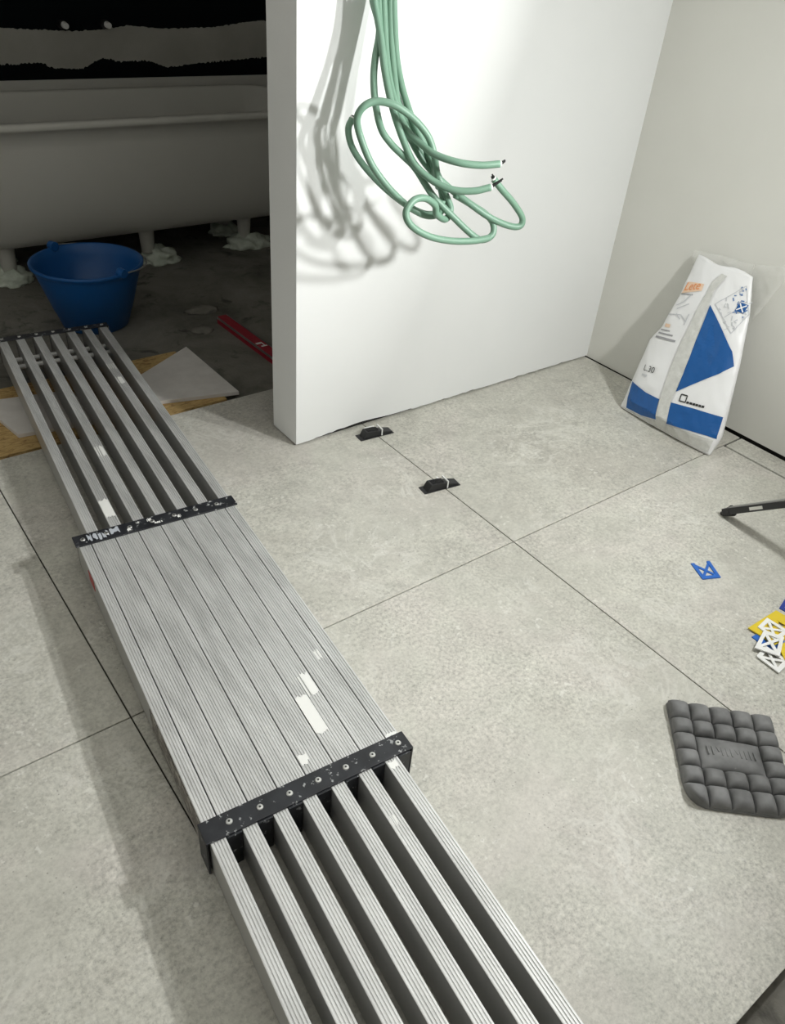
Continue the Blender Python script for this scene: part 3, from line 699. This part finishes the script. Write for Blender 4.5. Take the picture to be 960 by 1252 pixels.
patch('seam_strip', [(-0.258, 0.5581), (-0.2761, 0.5232), (-0.2769, 0.4496), (-0.2714, 0.3313), (-0.2597, 0.2121), (-0.235, 0.1052), (-0.2133, 0.0316), (-0.2145, 0.004), (-0.1708, 0.006), (-0.1655, 0.0435), (-0.1886, 0.1161), (-0.1938, 0.1581), (-0.2104, 0.2784), (-0.2439, 0.4432), (-0.2529, 0.4988), (-0.2368, 0.5565)], M['bagseam'], 0.0045)
patch('bottom_hem', [(-0.395, 0.006), (-0.29, 0.012), (-0.215, 0.026), (-0.165, 0.032), (-0.07, 0.048), (0.012, 0.058), (0.012, 0.012), (-0.1, 0.005), (-0.3, 0.003)], M['bagseam'], 0.0020)
def stroke(p, q, wdt, m, name='print_line', off=0.0028):
    p = Vector(p); q = Vector(q); n = Vector((-(q - p).y, (q - p).x)).normalized() * wdt / 2
    return patch(name, [tuple(p - n), tuple(q - n), tuple(q + n), tuple(p + n)], m, off)
def lettering(text, p0, p1, ptop, m, name='lettering', off=0.0042):
    """text whose baseline runs p0 -> p1 and whose height reaches ptop"""
    cu = bpy.data.curves.new('txt', 'FONT'); cu.body = text; o = bpy.data.objects.new('txt', cu); COL.objects.link(o)
    dg = bpy.context.evaluated_depsgraph_get(); me = bpy.data.meshes.new_from_object(o.evaluated_get(dg)); bpy.data.objects.remove(o)
    xs = [v.co.x for v in me.vertices]; ys = [v.co.y for v in me.vertices]; w_ = max(xs) - min(xs); h_ = max(ys)
    p0 = Vector(p0); ex = (Vector(p1) - p0) / w_; ey = (Vector(ptop) - p0) / h_
    for v in me.vertices:
        a = p0 + ex * (v.co.x - min(xs)) + ey * v.co.y; v.co = bagp(a.x, a.y, off)
    me.name = name; return link(name, me, m, bag)
patch('logo_backing', [(-0.376, 0.452), (-0.298, 0.484), (-0.302, 0.508), (-0.370, 0.496)], M['peach'])
lettering('Lete', (-0.368, 0.464), (-0.310, 0.486), (-0.370, 0.493), M['orange'])
stroke((-0.378, 0.450), (-0.325, 0.462), 0.004, M['greyprint'])
for a, c in (((-0.33, 0.462), (-0.345, 0.43)), ((-0.345, 0.43), (-0.37, 0.41)), ((-0.385, 0.372), (-0.33, 0.387)), ((-0.33, 0.387), (-0.30, 0.372)), ((-0.30, 0.40), (-0.297, 0.36)), ((-0.36, 0.40), (-0.32, 0.43)), ((-0.35, 0.385), (-0.325, 0.372))):
    stroke(a, c, 0.004, M['paleprint'])
stroke((-0.375, 0.334), (-0.350, 0.338), 0.012, M['peach'])
stroke((-0.385, 0.315), (-0.340, 0.322), 0.004, M['greyprint'])
stroke((-0.385, 0.302), (-0.318, 0.312), 0.006, M['greyprint']); stroke((-0.389, 0.286), (-0.295, 0.2995), 0.007, M['greyprint'])
lettering('L.30', (-0.3628, 0.163), (-0.3132, 0.1700), (-0.3666, 0.1835), M['blackprint'])
stroke((-0.362, 0.147), (-0.336, 0.1505), 0.007, M['paleprint'])
for a, c in (((-0.1631, 0.1275), (-0.1406, 0.1312)), ((-0.1673, 0.1508), (-0.1448, 0.1545)), ((-0.1631, 0.1275), (-0.1673, 0.1508)), ((-0.1406, 0.1312), (-0.1448, 0.1545))):
    stroke(a, c, 0.0042, M['blackprint'], 'box_symbol')
for k in range(6):   # too blurred in the photo to read: short dark dashes
    stroke((-0.1364 + k * 0.0115, 0.1335 + k * 0.0021), (-0.1270 + k * 0.0115, 0.1352 + k * 0.0021), 0.0075, M['blackprint'])
sq = [(-0.2249, 0.4617), (-0.1576, 0.5499), (-0.103, 0.471), (-0.1186, 0.3961)]
for i in range(4): stroke(sq[i], sq[(i + 1) % 4], 0.003, M['paleprint'], 'pictogram_frame')
stroke((-0.1707, 0.4345), (-0.115, 0.51), 0.003, M['paleprint'], 'pictogram_frame')
rnd = random.Random(3)
for i in range(46):
    s, t_ = rnd.random(), rnd.random(); p = [sq[0][k] * (1 - s) * (1 - t_) + sq[1][k] * (1 - s) * t_ + sq[2][k] * s * t_ + sq[3][k] * s * (1 - t_) for k in (0, 1)]
    a = rnd.uniform(0, 6.28); L_ = rnd.uniform(0.006, 0.016); wgt = t_ > 0.45
    q = (min(p[0] + L_ * math.cos(a), -0.112), p[1] + L_ * math.sin(a))
    if abs(q[0] - p[0]) + abs(q[1] - p[1]) < 0.003: continue
    stroke(p, q, rnd.uniform(0.002, 0.0048), M['bluegrey'] if wgt and rnd.random() < 0.75 else M['paleprint'], 'pictogram_mark')
for a, c in (((-0.145, 0.470), (-0.121, 0.494)), ((-0.121, 0.470), (-0.145, 0.494))): stroke(a, c, 0.004, M['bag'], 'pictogram_mark', 0.0056)
patch('pictogram_mark', [(-0.148, 0.467), (-0.118, 0.467), (-0.118, 0.497), (-0.148, 0.497)], M['bagblue'], 0.0042)
# clear film: top collar and the loose flap on the right
def film_sheet(name, poly, x0):
    bm = bmesh.new(); n = len(poly); P = []
    for i in range(n):
        a = Vector(poly[i]); c = Vector(poly[(i + 1) % n]); k = max(1, int((c - a).length / 0.012))
        for j in range(k): P.append(a + (c - a) * j / k)
    f = bm.faces.new([bm.verts.new((0, p.x, p.y)) for p in P]); bmesh.ops.triangulate(bm, faces=[f])
    for _ in range(5):
        ed = [e for e in bm.edges if e.calc_length() > 0.014]
        if not ed: break
        bmesh.ops.subdivide_edges(bm, edges=ed, cuts=1); bmesh.ops.triangulate(bm, faces=bm.faces)
    for v in bm.verts:
        k = noise.noise(Vector((v.co.y * 22, v.co.z * 22, x0 * 9))) * 0.010 + noise.noise(Vector((v.co.y * 60, v.co.z * 50, 4))) * 0.004
        v.co = Vector((x0 + k, v.co.y, v.co.z)) - BO
    me = bpy.data.meshes.new(name); bm.to_mesh(me); bm.free(); return link(name, me, M['film'], bag)
film_sheet('film_collar', [(0.417, 0.598), (0.318, 0.612), (0.17, 0.622), (0.178, 0.555), (0.402, 0.545)], 1.192)
film_sheet('film_flap', [(0.17, 0.622), (0.10, 0.640), (0.055, 0.655), (0.052, 0.60), (0.087, 0.498), (0.12, 0.413), (0.155, 0.50), (0.178, 0.56)], 1.196)

# ------------------------------------------------------------------ work light on tripod
CX, CY = 0.59, -0.86
wl = thing('work_light', (CX, CY, 0.0)); tag(wl, 'tripod work light at the right edge, one dark leg reaching into view', 'work light')
hub = Vector((0, 0, 0.50))
for k in range(3):
    a = math.radians(79 + 120 * k); f_ = Vector((math.cos(a) * 0.60, math.sin(a) * 0.60, 0.0))
    foot = f_ + Vector((0, 0, 0.016)); d = (hub + Vector((math.cos(a) * 0.04, math.sin(a) * 0.04, 0)) - foot); dn = d.normalized()
    side = dn.cross(Vector((0, 0, 1))).normalized(); up = side.cross(dn)
    R = Matrix((side, up, dn)).transposed().to_4x4(); R.translation = foot
    leg = obj('leg', boxbm(-0.017, 0.017, -0.010, 0.012, 0.0, d.length, M=R), M['darkmetal'], wl, bevel=0.003)
    obj('leg_cover', boxbm(-0.0165, 0.0165, 0.0122, 0.0150, 0.03, d.length - 0.05, M=R), M['greymetal'], leg)
    obj('leg_clip', boxbm(-0.0185, 0.0185, -0.004, 0.006, 0.115, 0.165, M=R), M['rivet'], leg)
    bm = bmesh.new(); cyl(bm, f_ + Vector((0, 0, 0.0005)) - Vector((dn.x, dn.y, 0)) * 0.012, foot + dn * 0.03, 0.008, 0.019, 12); obj('foot_cap', bm, M['black'], leg)
    mid = hub + Vector((0, 0, -0.28)); tgt = foot + d * 0.5
    bm = bmesh.new(); cyl(bm, mid, tgt, 0.006, n=8); obj('brace', bm, M['darkmetal'], wl)
bm = bmesh.new(); cyl(bm, hub + Vector((0, 0, -0.30)), (0, 0, 1.33), 0.014, n=16); obj('pole', bm, M['greymetal'], wl, smooth=True)
bm = bmesh.new(); cyl(bm, hub + Vector((0, 0, -0.03)), hub + Vector((0, 0, 0.04)), 0.045, n=20); obj('hub', bm, M['black'], wl, bevel=0.004)
bm = bmesh.new(); cyl(bm, hub + Vector((0, 0, -0.31)), hub + Vector((0, 0, -0.26)), 0.028, n=16); obj('collar', bm, M['black'], wl)
p0 = Vector(LAMP_POS[0]) - Vector((CX, CY, 0)); p1 = Vector(LAMP_POS[1]) - Vector((CX, CY, 0))
bm = bmesh.new(); a_ = Vector((p0.x, p0.y, 1.30)); b_ = Vector((p1.x, p1.y, 1.30)); cyl(bm, a_, b_, 0.012, n=12); obj('cross_bar', bm, M['darkmetal'], wl)
for i in range(2):
    d = Vector(LAMP_DIR[i]).normalized(); side = d.cross(Vector((0, 0, 1))).normalized(); up = side.cross(d)
    pc = Vector(LAMP_POS[i]) - Vector((CX, CY, 0))
    R = Matrix((side, up, d)).transposed().to_4x4(); R.translation = pc
    hd = obj('lamp_head', boxbm(-0.10, 0.10, -0.075, 0.075, -0.065, -0.02, M=R), M['black'], wl, bevel=0.006)
    for k in range(6):
        obj('cooling_fin', boxbm(-0.085 + 0.032 * k, -0.081 + 0.032 * k, -0.065, 0.065, -0.085, -0.064, M=R), M['darkmetal'], hd)
    obj('lens', boxbm(-0.088, 0.088, -0.063, 0.063, -0.0195, -0.017, M=R), M['lens'], hd)
    bm = bmesh.new(); base = Vector((pc.x, pc.y, 1.30)); cyl(bm, base, pc - d * 0.05 - up * 0.07, 0.009, n=10); obj('bracket', bm, M['darkmetal'], hd)
    li = bpy.data.lights.new('flood_light', 'AREA'); li.shape = 'RECTANGLE'; li.size = 0.10; li.size_y = 0.08; li.energy = LAMP_POWER[i]; li.spread = math.radians(150); li.color = LAMP_COLOUR
    lo = bpy.data.objects.new('flood_light', li); COL.objects.link(lo); lo.parent = wl
    R2 = Matrix((side, -up, -d)).transposed().to_4x4(); R2.translation = pc
    if R2.to_3x3().determinant() < 0:
        R2 = Matrix((-side, -up, -d)).transposed().to_4x4(); R2.translation = pc
    lo.matrix_local = R2
